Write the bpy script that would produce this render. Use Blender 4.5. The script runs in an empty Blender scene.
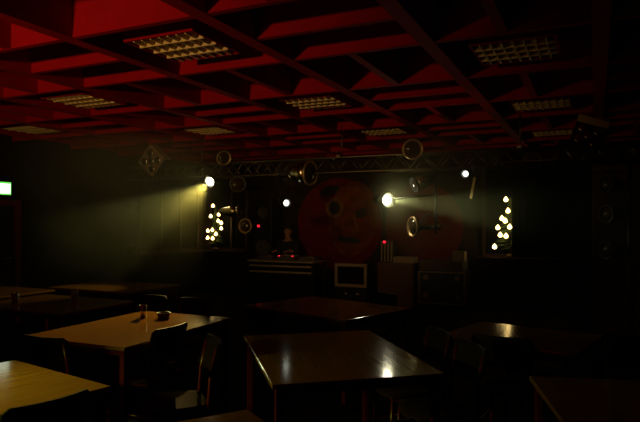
import bpy, bmesh, math, random
from mathutils import Vector, Matrix
random.seed(7)
C = bpy.context.scene
COL = C.collection
PI = math.pi
F = 590.0          # focal length in pixels of a 640 wide frame
EYE = 1.62
YAW = math.radians(25.0)
CA, SA = math.cos(YAW), math.sin(YAW)

# ---------------------------------------------------------------- geometry of the room
def room(xc, zc, z=0.0):
    """metres right of / ahead of the viewer -> room coordinates (X right, Y to the back wall)"""
    return Vector((xc*CA - zc*SA, xc*SA + zc*CA, z))
def rdir(dx, dz):
    return Vector((dx*CA - dz*SA, dx*SA + dz*CA, 0)).normalized()
def ang(d):                      # rotation about z that turns +Y to direction d
    return math.atan2(-d.x, d.y)
def sx(px, Y):                   # X at depth Y of a sight line
    t = (px-320)/F
    return Y*(CA*t - SA)/(CA + SA*t)
def sz(px, py, Y):               # height at depth Y of a sight line
    t = (px-320)/F
    return EYE + (221-py)/F*Y/(CA + SA*t)

# ---------------------------------------------------------------- mesh helpers
def bm_new(): return bmesh.new()
def box(bm, c, s, rot=None, bevel=0.0):
    b = bmesh.new()
    bmesh.ops.create_cube(b, size=1.0)
    bmesh.ops.scale(b, vec=Vector(s), verts=b.verts)
    if bevel:
        bmesh.ops.bevel(b, geom=list(b.edges), offset=bevel, segments=2, affect='EDGES', profile=0.6)
    M = Matrix.Translation(Vector(c))
    if rot is not None:
        M = M @ rot.to_4x4()
    bmesh.ops.transform(b, matrix=M, verts=b.verts)
    merge(bm, b)
def merge(bm, b):
    me = bpy.data.meshes.new('tmp'); b.to_mesh(me); b.free()
    bm.from_mesh(me); bpy.data.meshes.remove(me)
def frame_for(d):
    d = d.normalized()
    up = Vector((0,0,1)) if abs(d.z) < 0.95 else Vector((1,0,0))
    a = d.cross(up).normalized(); b = d.cross(a).normalized()
    return a, b
def tube(bm, pts, r, n=8, closed=False):
    pts = [Vector(p) for p in pts]
    rings = []
    m = len(pts)
    pa = None
    for i, p in enumerate(pts):
        if closed:
            d = (pts[(i+1) % m] - pts[i-1])
        else:
            d = (pts[min(i+1, m-1)] - pts[max(i-1, 0)])
        d = d.normalized()
        if pa is None:
            a, b = frame_for(d)
        else:
            a = (pa - d*pa.dot(d)).normalized(); b = d.cross(a)
        pa = a
        rr = r[i] if isinstance(r, (list, tuple)) else r
        rings.append([bm.verts.new(p + (a*math.cos(2*PI*k/n) + b*math.sin(2*PI*k/n))*rr) for k in range(n)])
    for i in range(m if closed else m-1):
        A, B = rings[i], rings[(i+1) % m]
        for k in range(n):
            f = bm.faces.new((A[k], A[(k+1) % n], B[(k+1) % n], B[k])); f.smooth = True
    if not closed:
        bm.faces.new(rings[0][::-1]); bm.faces.new(rings[-1])
def lathe(bm, prof, n=24, M=None, cap=True):
    """prof: (radius, height) along local +Z"""
    M = M or Matrix.Identity(4)
    rings = []
    for r, h in prof:
        if r < 1e-5:
            rings.append([bm.verts.new(M @ Vector((0,0,h)))])
        else:
            rings.append([bm.verts.new(M @ Vector((r*math.cos(2*PI*k/n), r*math.sin(2*PI*k/n), h))) for k in range(n)])
    for A, B in zip(rings, rings[1:]):
        for k in range(n):
            vs = [A[k % len(A)], A[(k+1) % len(A)], B[(k+1) % len(B)], B[k % len(B)]]
            u = []
            for v in vs:
                if v not in u: u.append(v)
            if len(u) > 2:
                try:
                    f = bm.faces.new(u); f.smooth = True
                except ValueError: pass
    if cap:
        if len(rings[0]) > 2: bm.faces.new(rings[0][::-1])
        if len(rings[-1]) > 2: bm.faces.new(rings[-1])
def aim(loc, d):                 # matrix whose +Z looks along d
    q = Vector(d).normalized().to_track_quat('Z', 'Y')
    return Matrix.Translation(Vector(loc)) @ q.to_matrix().to_4x4()
def obj(name, bm, m, parent=None, loc=None):
    bmesh.ops.recalc_face_normals(bm, faces=bm.faces)
    me = bpy.data.meshes.new(name); bm.to_mesh(me); bm.free()
    me.materials.append(m)
    o = bpy.data.objects.new(name, me); COL.objects.link(o)
    if parent: o.parent = parent
    if loc is not None: o.location = loc
    return o
def tag(o, label=None, cat=None, group=None, kind=None):
    if label: o['label'] = label
    if cat: o['category'] = cat
    if group: o['group'] = group
    if kind: o['kind'] = kind
    return o
def thing(name, label, cat, loc=(0,0,0), rotz=0.0, group=None):
    o = bpy.data.objects.new(name, None); COL.objects.link(o)
    o.location = loc; o.rotation_euler = (0, 0, rotz)
    return tag(o, label, cat, group)
def kids(o): return [c for c in bpy.data.objects if c.parent == o]
def dup(root, loc, rotz, label, group=None, rot=None):
    def rec(o, parent):
        c = o.copy(); COL.objects.link(c)
        if parent: c.parent = parent
        for ch in kids(o): rec(ch, c)
        return c
    r = rec(root, None)
    r.location = loc; r.rotation_euler = rot if rot is not None else (0, 0, rotz)
    r['label'] = label
    if group: r['group'] = group
    return r
def struct(name, bm, m, parent=None):
    o = obj(name, bm, m, parent)
    o['kind'] = 'structure'
    return o

# ---------------------------------------------------------------- materials (all procedural)
def mat(name, col, rough=0.6, metal=0.0, spec=0.5, var=0.18, scale=9.0, rvar=0.08, bump=0.0, coat=0.0):
    m = bpy.data.materials.new(name); m.use_nodes = True
    nt = m.node_tree; b = nt.nodes['Principled BSDF']
    tc = nt.nodes.new('ShaderNodeTexCoord')
    nz = nt.nodes.new('ShaderNodeTexNoise'); nz.inputs['Scale'].default_value = scale; nz.inputs['Detail'].default_value = 4
    nt.links.new(tc.outputs['Object'], nz.inputs['Vector'])
    cr = nt.nodes.new('ShaderNodeValToRGB')
    cr.color_ramp.elements[0].position = 0.3; cr.color_ramp.elements[1].position = 0.7
    cr.color_ramp.elements[0].color = (*[c*(1-var) for c in col], 1)
    cr.color_ramp.elements[1].color = (*[min(1, c*(1+var)) for c in col], 1)
    nt.links.new(nz.outputs['Fac'], cr.inputs['Fac'])
    nt.links.new(cr.outputs['Color'], b.inputs['Base Color'])
    mr = nt.nodes.new('ShaderNodeMapRange')
    mr.inputs['To Min'].default_value = max(0.02, rough-rvar); mr.inputs['To Max'].default_value = min(1, rough+rvar)
    nt.links.new(nz.outputs['Fac'], mr.inputs['Value']); nt.links.new(mr.outputs['Result'], b.inputs['Roughness'])
    b.inputs['Metallic'].default_value = metal
    b.inputs['Specular IOR Level'].default_value = spec
    b.inputs['Coat Weight'].default_value = coat
    if bump:
        bp = nt.nodes.new('ShaderNodeBump'); bp.inputs['Strength'].default_value = bump; bp.inputs['Distance'].default_value = 0.01
        nt.links.new(nz.outputs['Fac'], bp.inputs['Height']); nt.links.new(bp.outputs['Normal'], b.inputs['Normal'])
    return m
def wood(name, c1, c2, rough=0.3, spec=0.5, stretch=(14.0, 1.2, 14.0)):
    m = bpy.data.materials.new(name); m.use_nodes = True
    nt = m.node_tree; b = nt.nodes['Principled BSDF']
    tc = nt.nodes.new('ShaderNodeTexCoord'); mp = nt.nodes.new('ShaderNodeMapping')
    mp.inputs['Scale'].default_value = stretch
    nt.links.new(tc.outputs['Object'], mp.inputs['Vector'])
    nz = nt.nodes.new('ShaderNodeTexNoise'); nz.inputs['Scale'].default_value = 3.0; nz.inputs['Detail'].default_value = 6; nz.inputs['Distortion'].default_value = 0.6
    nt.links.new(mp.outputs['Vector'], nz.inputs['Vector'])
    cr = nt.nodes.new('ShaderNodeValToRGB')
    cr.color_ramp.elements[0].color = (*c1, 1); cr.color_ramp.elements[1].color = (*c2, 1)
    cr.color_ramp.elements[0].position = 0.3; cr.color_ramp.elements[1].position = 0.72
    nt.links.new(nz.outputs['Fac'], cr.inputs['Fac']); nt.links.new(cr.outputs['Color'], b.inputs['Base Color'])
    mr = nt.nodes.new('ShaderNodeMapRange'); mr.inputs['To Min'].default_value = rough-0.03; mr.inputs['To Max'].default_value = rough+0.03
    nt.links.new(nz.outputs['Fac'], mr.inputs['Value']); nt.links.new(mr.outputs['Result'], b.inputs['Roughness'])
    b.inputs['Specular IOR Level'].default_value = spec
    return m
def emit(name, col, strength):
    m = bpy.data.materials.new(name); m.use_nodes = True
    nt = m.node_tree
    for n in list(nt.nodes): nt.nodes.remove(n)
    out = nt.nodes.new('ShaderNodeOutputMaterial'); e = nt.nodes.new('ShaderNodeEmission')
    e.inputs['Color'].default_value = (*col, 1); e.inputs['Strength'].default_value = strength
    nt.links.new(e.outputs['Emission'], out.inputs['Surface'])
    return m

M_CEIL = mat('red_ceiling_paint', (0.34, 0.0016, 0.004), 0.75, var=0.10, scale=4, spec=0.08)
M_WALL = mat('dark_wall_paint', (0.030, 0.016, 0.010), 0.8, var=0.2, scale=3, spec=0.2)
M_FLOOR = mat('dark_floor_lino', (0.012, 0.007, 0.005), 0.9, var=0.3, scale=5, spec=0.05)
M_TABLE = wood('varnished_table_wood', (0.25, 0.100, 0.012), (0.32, 0.136, 0.018), 0.11, 0.5)
M_FRAME = mat('dark_red_steel', (0.11, 0.007, 0.006), 0.3, var=0.1, spec=0.5)
M_SEAT = wood('brown_seat_wood', (0.024, 0.009, 0.004), (0.036, 0.014, 0.006), 0.9, 0.05)
M_BACK = wood('dark_backrest_wood', (0.012, 0.005, 0.004), (0.018, 0.007, 0.005), 0.6, 0.1)
M_BLACK = mat('black_paint', (0.012, 0.012, 0.012), 0.5, var=0.2)
M_CLOTH = mat('black_cloth', (0.012, 0.012, 0.011), 0.95, var=0.3, scale=30, spec=0.1)
M_RIM = mat('brass_tinted_rim', (0.75, 0.50, 0.24), 0.38, metal=0.75, var=0.1)
M_CHROME = mat('polished_chrome', (0.66, 0.55, 0.38), 0.22, metal=1.0, var=0.05, rvar=0.04)
M_ALU = mat('truss_aluminium', (0.26, 0.20, 0.13), 0.45, metal=1.0, var=0.1)
M_GRID = mat('louvre_metal', (0.80, 0.56, 0.22), 0.45, var=0.06, spec=0.5)
M_PLATE = mat('tan_metal_plate', (0.30, 0.19, 0.08), 0.5, var=0.2)
M_PALE = mat('pale_board', (0.42, 0.34, 0.20), 0.6, var=0.1)
M_BROWN = wood('brown_panel_wood', (0.12, 0.055, 0.020), (0.17, 0.08, 0.03), 0.5, 0.3)
M_DARKWOOD = wood('dark_window_wood', (0.030, 0.014, 0.007), (0.045, 0.02, 0.01), 0.5, 0.3)
M_DRAWN = mat('dull_tan_mural_paint', (0.26, 0.13, 0.045), 0.8, var=0.2, spec=0.1)
M_DOORRED = mat('red_door_paint', (0.25, 0.006, 0.006), 0.6)
M_RED = mat('red_mural_paint', (0.17, 0.006, 0.005), 0.8, var=0.2, scale=6, spec=0.2)
M_FACE = mat('ochre_mural_paint', (0.20, 0.055, 0.013), 0.8, var=0.35, scale=5, spec=0.2)
M_GLASSDARK = mat('night_window_glass', (0.004, 0.004, 0.004), 0.6, spec=0.04, var=0.0)
M_SCREEN = mat('dark_screen_glass', (0.010, 0.010, 0.010), 0.15, var=0.0)
M_LENS = mat('unlit_lens_glass', (0.06, 0.035, 0.015), 0.12, spec=0.8, var=0.2, scale=25)
M_GREEN = mat('fir_needles', (0.05, 0.09, 0.02), 0.7, var=0.3, scale=30)
M_BARK = mat('bark', (0.09, 0.05, 0.025), 0.85, var=0.3, scale=30)
M_SKIN = mat('skin', (0.52, 0.27, 0.17), 0.55, var=0.05)
M_SHIRT = mat('dark_shirt_cloth', (0.02, 0.02, 0.022), 0.9, var=0.2, scale=40)
M_HAIR = mat('dark_hair', (0.03, 0.018, 0.01), 0.6, var=0.3, scale=60)
M_CERAMIC = mat('pale_ceramic', (0.30, 0.26, 0.20), 0.3, var=0.03)
M_GREY = mat('grey_equipment', (0.10, 0.09, 0.08), 0.45, var=0.15)
E_WARM = (1.0, 0.90, 0.52)
E_A = emit('lit_lens_left', E_WARM, 20.0)
E_B = emit('lit_lens_centre', (1.0, 0.92, 0.55), 60.0)
E_C = emit('lit_lens_cool', (0.95, 1.0, 0.80), 2.2)
E_BULB = emit('lit_candle_bulb', (1.0, 0.66, 0.22), 7.0)
E_RED = emit('red_indicator', (1.0, 0.02, 0.04), 1.3)
E_SIGN = emit('lit_green_sign', (0.16, 0.95, 0.10), 1.0)
E_SIGNW = emit('lit_white_pictogram', (0.88, 1.0, 0.80), 2.2)

# ---------------------------------------------------------------- the shell of the room
XL, XR, YB, YF, H, TOP = -8.5, 3.2, 11.6, -3.0, 2.90, 3.30
b = bm_new(); box(b, ((XL+XR)/2, (YB+YF)/2, -0.05), (XR-XL+0.4, YB-YF+0.4, 0.1)); struct('floor', b, M_FLOOR)
b = bm_new(); box(b, (XL-0.1, (YB+YF)/2, TOP/2), (0.2, YB-YF+0.4, TOP)); struct('wall_left', b, M_WALL)
b = bm_new(); box(b, (XR+0.1, (YB+YF)/2, TOP/2), (0.2, YB-YF+0.4, TOP)); struct('wall_right', b, M_WALL)
b = bm_new(); box(b, ((XL+XR)/2, YB+0.1, TOP/2), (XR-XL, 0.2, TOP)); struct('wall_back', b, M_WALL)
b = bm_new(); box(b, ((XL+XR)/2, YF-0.1, TOP/2), (XR-XL, 0.2, TOP)); struct('wall_front', b, M_WALL)
# coffered red ceiling: slab, deep boards across the room and long beams between them
PX, PY, Y0, X0 = 1.135, 1.168, 2.99, -1.09
b = bm_new()
box(b, ((XL+XR)/2, (YB+YF)/2, TOP+0.06), (XR-XL+0.4, YB-YF+0.4, 0.12))
BW = 0.11
rows = [r for r in range(-5, 8) if Y0+PY*r < YB-0.1 and Y0+PY*r > YF+0.1]
beams_x = [X0-PX*k for k in range(-3, 7) if XL+0.05 < X0-PX*k < XR-0.05]
for r in rows:
    box(b, ((XL+XR)/2, Y0+PY*r+0.025, (H+0.004+TOP)/2), (XR-XL, 0.05, TOP-H-0.004))
for x in beams_x:
    box(b, (x, (YB+YF)/2, (H+TOP)/2), (BW, YB-YF, TOP-H))
for i in range(-3, 7):                     # cells without a lamp carry one rib across their middle
    for r in range(-5, 7):
        xc_, yc_ = X0+PX/2-PX*i, Y0+PY*(r+0.5)+0.025
        if not (XL+0.5 < xc_ < XR-0.4 and YF+0.6 < yc_ < YB-0.5): continue
        even = i % 2 == 0
        lampcell = even and ((r % 2 == 1) if i % 4 == 0 else (r % 2 == 0))
        if lampcell or (i, r) == (2, -1): continue
        if even or r % 2: box(b, (xc_-0.04, yc_, (H+0.008+TOP)/2), (0.07, PY-0.05, TOP-H-0.008))
        else: box(b, (xc_, yc_, (H+0.008+TOP)/2), (PX-BW, 0.05, TOP-H-0.008))
struct('ceiling', b, M_CEIL)

# ---------------------------------------------------------------- recessed ceiling lights (switched off)
def make_ceiling_light(label):
    t = thing('ceiling_light', label, 'ceiling light', group='recessed louvre ceiling lights')
    w, l = 0.62, 0.62
    b = bm_new()
    box(b, (0, 0, 0.27), (w, l, 0.22))
    for s in (-1, 1):
        box(b, (s*(w/2-0.008), 0, 0.085), (0.016, l, 0.15)); box(b, (0, s*(l/2-0.008), 0.085), (w-0.032, 0.016, 0.15))
    obj('housing', b, M_CEIL, t)
    b = bm_new()
    for i in range(1, 8):
        box(b, (-w/2 + w*i/8, 0, 0.035), (0.012, l-0.04, 0.06))
    for j in range(1, 4):
        box(b, (0, -l/2 + l*j/4, 0.035), (w-0.04, 0.014, 0.065))
    obj('louvre', b, M_GRID, t)
    for s in (-0.15, 0.15):
        b = bm_new(); lathe(b, [(0.013, -0.26), (0.013, 0.26)], 10, aim((0, s, 0.13), (1, 0, 0))); obj('tube', b, M_PALE, t)
    return t
cl = None
cols = [X0 + PX/2 - PX*i for i in range(8)]
def cy(r): return Y0 + 0.025 + PY*(r+0.5)
spots = [  # column, row, words
    (0, 1, 'large near louvre ceiling light on the right, close above the frame edge'),
    (0, 3, 'louvre ceiling light in the right column, second from the viewer'),
    (0, 5, 'small far louvre ceiling light at the back of the right column'),
    (2, 0, 'large near louvre ceiling light on the left, brightest of all'),
    (2, 2, 'louvre ceiling light in the middle of the ceiling'),
    (2, 4, 'far louvre ceiling light just in front of the ring spotlight at the truss'),
    (4, 1, 'left louvre ceiling light behind the large brightest one'),
    (4, 3, 'far louvre ceiling light above the left lit spotlight'),
    (6, 2, 'far left louvre ceiling light in the ceiling corner, above the dark wall'),
]
for i, j, lab in spots:
    p = (cols[i]-0.02, cy(j), H+0.02)
    if cl is None:
        cl = make_ceiling_light(lab); cl.location = p
    else:
        dup(cl, p, 0, lab)

# ---------------------------------------------------------------- windows, door, exit sign
def window(name, c, w, h, axis, bars):
    """axis 'x': on the back wall facing -Y, 'y': on the left wall facing +X; c = centre on the wall face"""
    rot = Matrix.Rotation(0 if axis == 'x' else PI/2, 3, 'Z')
    P = lambda u, d, z: Vector(c) + rot @ Vector((u, -d, z))
    b = bm_new(); box(b, P(0, 0.015, 0), (w, 0.03, h), rot); o = struct(name, b, M_GLASSDARK)
    b = bm_new()
    for s in (-1, 1):
        box(b, P(s*(w/2+0.03), 0.035, 0), (0.06, 0.07, h+0.12), rot); box(b, P(0, 0.035, s*(h/2+0.03)), (w, 0.07, 0.06), rot)
    for u in bars: box(b, P(u, 0.04, 0), (0.05, 0.05, h), rot)
    struct('window_frame', b, M_DARKWOOD, o)
    b = bm_new(); box(b, P(0, 0.17, -h/2-0.08), (w+0.3, 0.34, 0.04), rot, 0.006); struct('window_sill', b, M_DARKWOOD, o)
    return o
SILL = 0.94
window('window_1', (XL, 10.35, 1.80), 1.9, 1.60, 'y', (-0.3, 0.35))
window('window_2', (-7.75, YB, 1.80), 0.95, 1.60, 'x', (0.1,))
window('window_3', (-0.95, YB, 1.80), 1.9, 1.60, 'x', (0.0,))
# door in the left wall with a red frame
dy = 6.05
b = bm_new(); box(b, (XL+0.02, dy, 0.95), (0.04, 0.9, 1.9)); d1 = struct('door_1', b, M_BLACK)
b = bm_new()
for s in (-1, 1): box(b, (XL+0.05, dy+s*0.50, 0.98), (0.10, 0.10, 1.96))
box(b, (XL+0.05, dy, 1.95-0.04), (0.10, 0.90, 0.10)); struct('door_frame', b, M_DOORRED, d1)
b = bm_new(); tube(b, [(XL+0.04, dy+0.36, 1.03), (XL+0.09, dy+0.36, 1.03), (XL+0.09, dy+0.24, 1.03)], 0.011); struct('door_handle', b, M_CHROME, d1)
sg = thing('exit_sign', 'small glowing green and white emergency sign over the dark door at the far left edge', 'sign', (XL+0.002, 6.22, 2.02))
b = bm_new(); box(b, (0.03, 0, 0.115), (0.06, 0.46, 0.23), None, 0.008); obj('housing', b, M_BLACK, sg)
b = bm_new(); box(b, (0.0625, 0, 0.115), (0.005, 0.43, 0.20)); pl = obj('panel', b, E_SIGN, sg)
b = bm_new(); box(b, (0.0665, 0.07, 0.112), (0.003, 0.26, 0.155))
obj('pictogram', b, E_SIGNW, pl)
# tall curtains over the back window on the right
def curtain(name, x0, x1, y, z0, z1, label):
    b = bm_new(); n = 40; rows = []
    for i in range(n+1):
        u = i/n
        rows.append((x0+(x1-x0)*u, y + 0.025*math.sin(u*PI*11) + 0.008*math.sin(u*37)))
    fr, bk = [], []
    for z in (z0, z1):
        fr.append([b.verts.new((x, yy-0.006, z)) for x, yy in rows]); bk.append([b.verts.new((x, yy+0.006, z)) for x, yy in rows])
    for i in range(n):
        for g in (fr, bk):
            f = b.faces.new((g[0][i], g[0][i+1], g[1][i+1], g[1][i])); f.smooth = True
        for q in (0, 1): b.faces.new((fr[q][i], fr[q][i+1], bk[q][i+1], bk[q][i]))
    for i in (0, n): b.faces.new((fr[0][i], fr[1][i], bk[1][i], bk[0][i]))
    return tag(obj(name, b, M_CLOTH), label, 'curtain', 'black curtains over the right window')
YC = 11.17
xa, xm, xb = sx(512, YC), sx(546, YC), sx(590, YC)
curtain('curtain', xa, xm-0.02, YC, SILL+0.04, 2.68, 'black curtain panel hanging directly beside the lit tree with the right half hidden')
curtain('curtain', xm+0.02, xb, YC, SILL+0.04, 2.68, 'black curtain panel hanging between the first panel and the brown cupboard')
rl = bm_new(); tube(rl, [(xa-0.25, YC, 2.70), (xb+0.1, YC, 2.70)], 0.016)
for x in (xa-0.2, xb+0.05): box(rl, (x, (YC+YB)/2, 2.70), (0.03, YB-YC, 0.03))
tag(obj('curtain_rail', rl, M_ALU), 'thin metal rail carrying the two black curtains at the right window', 'curtain rail')

# ---------------------------------------------------------------- mural on the back wall
def disc(b, c, rx, rz, y0, y1, n=40, a0=0, a1=2*PI, tilt=0.0):
    lo, hi = [], []
    for k in range(n):
        a = a0 + (a1-a0)*k/(n if abs(a1-a0) > 6.28 else n-1)
        u, v = rx*math.cos(a), rz*math.sin(a)
        u, v = u*math.cos(tilt)-v*math.sin(tilt), u*math.sin(tilt)+v*math.cos(tilt)
        lo.append(b.verts.new((c[0]+u, y0, c[1]+v))); hi.append(b.verts.new((c[0]+u, y1, c[1]+v)))
    b.faces.new(lo); b.faces.new(hi[::-1])
    for k in range(n):
        b.faces.new((lo[k], lo[(k+1) % n], hi[(k+1) % n], hi[k]))
YM = YB-0.004
def mx(px): return sx(px, YM)
def mz(px, py): return sz(px, py, YM)
mu = thing('wall_mural', 'big round red painted face on the back wall behind the television', 'mural', (0, 0, 0))
cx0, cz0 = mx(339), mz(339, 224)
b = bm_new(); disc(b, (cx0, cz0), 0.98, 0.98, YM-0.020, YM); obj('disc', b, M_RED, mu)
b = bm_new(); disc(b, (mx(353), mz(353, 219)), 0.56, 0.80, YM-0.026, YM-0.020, tilt=-0.15); obj('face', b, M_FACE, mu)
b = bm_new(); disc(b, (mx(335), mz(335, 208)), 0.21, 0.22, YM-0.032, YM-0.026); e1 = obj('eye', b, M_DRAWN, mu)
b = bm_new(); disc(b, (mx(335), mz(335, 208)), 0.13, 0.14, YM-0.036, YM-0.032); obj('pupil', b, M_BLACK, e1)
b = bm_new(); disc(b, (mx(362), mz(362, 213)), 0.13, 0.10, YM-0.032, YM-0.026, tilt=0.5); obj('eye', b, M_BLACK, mu)
b = bm_new()
tube(b, [(mx(354), YM-0.028, mz(354, 211)), (mx(356), YM-0.032, mz(356, 222)), (mx(359), YM-0.034, mz(359, 231)), (mx(353), YM-0.03, mz(353, 232))], 0.030, 8)
obj('nose', b, M_DRAWN, mu)
b = bm_new(); disc(b, (mx(349), mz(349, 240)), 0.26, 0.07, YM-0.032, YM-0.026, tilt=-0.1); obj('mouth', b, M_BLACK, mu)
b = bm_new(); disc(b, (mx(330), mz(330, 191)), 0.24, 0.10, YM-0.032, YM-0.026, tilt=0.3); obj('eyebrow', b, M_BLACK, mu)
m2 = bm_new(); disc(m2, (mx(423), mz(423, 226)), 0.80, 0.86, YM-0.02, YM)
tag(obj('wall_disc', m2, M_RED), 'plain dull red painted disc on the back wall above the flight case', 'mural')

# ---------------------------------------------------------------- tables
def make_table(label, w=1.0, l=1.38, name='dining_table'):
    t = thing(name, label, 'table')
    b = bm_new(); box(b, (0, 0, 0.737), (w, l, 0.026), None, 0.006); obj('tabletop', b, M_TABLE, t)
    b = bm_new()
    for s in (-1, 1):
        box(b, (s*(w/2-0.05), 0, 0.702), (0.025, l-0.12, 0.044)); box(b, (0, s*(l/2-0.05), 0.702), (w-0.12, 0.025, 0.044))
    obj('apron', b, M_FRAME, t)
    for s in (-1, 1):
        for q in (-1, 1):
            b = bm_new(); box(b, (s*(w/2-0.045), q*(l/2-0.045), 0.362), (0.042, 0.042, 0.724), None, 0.006); obj('leg', b, M_FRAME, t)
    return t
T0 = None
def place_table(xc, zc, d, label, size=None):
    global T0
    p = room(xc, zc); a = ang(rdir(*d))
    if size:
        t = make_table(label, *size); t.location = p; t.rotation_euler = (0, 0, a); t['group'] = 'cafe tables of the hall'; return t
    if T0 is None:
        T0 = make_table(label); T0['group'] = 'cafe tables of the hall'; T0.location = p; T0.rotation_euler = (0, 0, a); return T0
    return dup(T0, p, a, label)
def from_corner(cx, cz, u, v, w=1.0, l=1.38):
    u = Vector(u).normalized(); v = Vector(v).normalized()
    return (cx + u.x*w/2 + v.x*l/2, cz + u.y*w/2 + v.y*l/2)
# centre table with the lamp mirrored in it
c = from_corner(-0.256, 3.15, (0.972, 0.235), (-0.235, 0.972)); T1 = place_table(*c, (-0.235, 0.972), 'dark red table in the middle with a lamp mirrored in its top')
c = from_corner(-1.345, 4.07, (-0.915, 0.40), (0.40, 0.915)); T2 = place_table(*c, (0.40, 0.915), 'orange lit wooden table on the left carrying a small glass and bowl')
c = from_corner(-1.103, 3.13, (-0.81, 0.586), (-0.586, -0.81)); T3 = place_table(*c, (-0.586, -0.81), 'yellow lit wooden table in the lower left corner of the frame')
c = from_corner(-0.335, 2.745, (-0.86, -0.51), (0.51, -0.86)); T4 = place_table(*c, (0.51, -0.86), 'table cut by the bottom edge of the frame, only one corner in sight')
c = from_corner(0.22, 5.185, (0.69, 0.724), (-0.724, 0.69)); T5 = place_table(*c, (-0.724, 0.69), 'dull red table behind the middle table, before the television')
c = from_corner(1.66, 3.85, (-0.79, 0.61), (0.61, 0.79), 1.0, 0.85); T6 = place_table(*c, (0.61, 0.79), 'small square table on the right behind the chair with the shining seat', (1.0, 0.85))
c = from_corner(1.175, 3.33, (-0.155, -0.988), (0.988, -0.155)); T7 = place_table(*c, (0.988, -0.155), 'very dark table in the lower right corner with a bright left edge')
place_table(-4.2, 7.35, (0.906, -0.423), 'dim table at the far left edge of the frame near the dark door')
place_table(-2.85, 6.3, (0.906, -0.423), 'dim table behind the orange lit table, carrying two pale beakers')
place_table(-2.75, 7.95, (0.906, -0.423), 'dim table farthest back on the left, under the light beam')

# ---------------------------------------------------------------- chairs
def make_chair(label):
    t = thing('cafe_chair', label, 'chair', group='cafe chairs of the hall')
    # seat: curved plywood
    b = bm_new(); n = 12; V = []
    for side in (0, 1):
        grid = []
        for i in range(n+1):
            row = []
            for j in range(n+1):
                u, v = -1+2*i/n, -1+2*j/n
                uu = u*math.sqrt(1-0.28*v*v); vv = v*math.sqrt(1-0.28*u*u)
                z = 0.452 + 0.012*(uu*uu) - 0.014*max(0, vv-0.5)*2 - side*0.014
                row.append(b.verts.new((uu*0.205, vv*0.205, z)))
            grid.append(row)
        V.append(grid)
    for g in V:
        for i in range(n):
            for j in range(n):
                f = b.faces.new((g[i][j], g[i+1][j], g[i+1][j+1], g[i][j+1])); f.smooth = True
    rim = lambda g: [g[i][0] for i in range(n)] + [g[n][j] for j in range(n)] + [g[i][n] for i in range(n, 0, -1)] + [g[0][j] for j in range(n, 0, -1)]
    A, B = rim(V[0]), rim(V[1])
    for i in range(len(A)): b.faces.new((A[i], A[(i+1) % len(A)], B[(i+1) % len(A)], B[i]))
    obj('seat', b, M_SEAT, t)
    # backrest: curved board
    b = bm_new(); n = 14; fr = []
    for i in range(n+1):
        u = -1+2*i/n
        col = []
        for j in range(7):
            v = j/6
            zz = 0.625 + 0.215*v
            if abs(u) > 0.85:
                sh = (abs(u)-0.85)/0.15
                zz = 0.7325 + (zz-0.7325)*(1-0.22*sh*sh)
            y = -0.232 - 0.05*v + 0.045*u*u
            col.append((u*0.205, y, zz))
        fr.append(col)
    f0 = [[b.verts.new(p) for p in c_] for c_ in fr]
    f1 = [[b.verts.new((p[0], p[1]-0.013, p[2])) for p in c_] for c_ in fr]
    for g in (f0, f1):
        for i in range(n):
            for j in range(6):
                f = b.faces.new((g[i][j], g[i+1][j], g[i+1][j+1], g[i][j+1])); f.smooth = True
    rim = lambda g: [g[i][0] for i in range(n)] + [g[n][j] for j in range(6)] + [g[i][6] for i in range(n, 0, -1)] + [g[0][j] for j in range(6, 0, -1)]
    A, B = rim(f0), rim(f1)
    for i in range(len(A)): b.faces.new((A[i], A[(i+1) % len(A)], B[(i+1) % len(A)], B[i]))
    obj('backrest', b, M_BACK, t)
    for s in (-1, 1):
        b = bm_new(); tube(b, [(s*0.165, 0.165, 0.437), (s*0.172, 0.175, 0.25), (s*0.18, 0.185, 0.0)], 0.0125, 10); obj('leg', b, M_FRAME, t)
        b = bm_new(); tube(b, [(s*0.185, -0.225, 0.0), (s*0.176, -0.195, 0.30), (s*0.172, -0.19, 0.45), (s*0.172, -0.203, 0.62), (s*0.172, -0.243, 0.80)], 0.0125, 10); obj('leg', b, M_FRAME, t)
    b = bm_new(); tube(b, [(-0.168, -0.188, 0.425), (0.168, -0.188, 0.425), (0.166, 0.166, 0.425), (-0.166, 0.166, 0.425)], 0.010, 8, True)
    obj('seat_frame', b, M_FRAME, t)
    for s in (-1, 1):
        b = bm_new(); tube(b, [(s*0.176, 0.178, 0.20), (s*0.180, -0.205, 0.20)], 0.008); obj('stretcher', b, M_FRAME, t)
    return t
CH = None
def chair(xb, zb, d, label):
    """xb, zb: where the backrest stands, d: the way the sitter would face"""
    global CH
    f = Vector(d).normalized()
    p = room(xb + f.x*0.24, zb + f.y*0.24); a = ang(rdir(*d))
    if CH is None:
        CH = make_chair(label); CH.location = p; CH.rotation_euler = (0, 0, a); return CH
    return dup(CH, p, a, label)
chair(-1.87, 4.03, (0.40, 0.915), 'chair between the two lit tables on the left, pushed to the orange one')
chair(-1.120, 4.42, (-0.915, 0.40), 'black backed chair standing before the right side of the orange lit table')
chair(-0.72, 3.92, (-0.93, -0.36), 'chair turned away from the middle table, its frame catching a bright glint')
chair(1.24, 4.04, (0.50, 0.866), 'chair with a gleaming seat in front of the small square table')
chair(-1.20, 2.62, (-0.81, 0.586), 'black backed chair in front of the yellow lit corner table')
chair(0.84, 4.22, (-0.972, -0.235), 'far chair at the right side of the middle table')
chair(0.947, 3.75, (-0.972, -0.235), 'near chair at the right side of the middle table, pale glint on its seat')
chair(0.19, 2.33, (-0.235, 0.972), 'chair at the bottom edge facing the middle table, only its back in sight')
chair(-0.53, 5.33, (0.69, 0.724), 'chair behind the far edge of the middle table, facing the dull red table')
chair(-1.78, 6.22, (-0.40, -0.915), 'dark chair behind the orange lit table, directly over its small glass')
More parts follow.
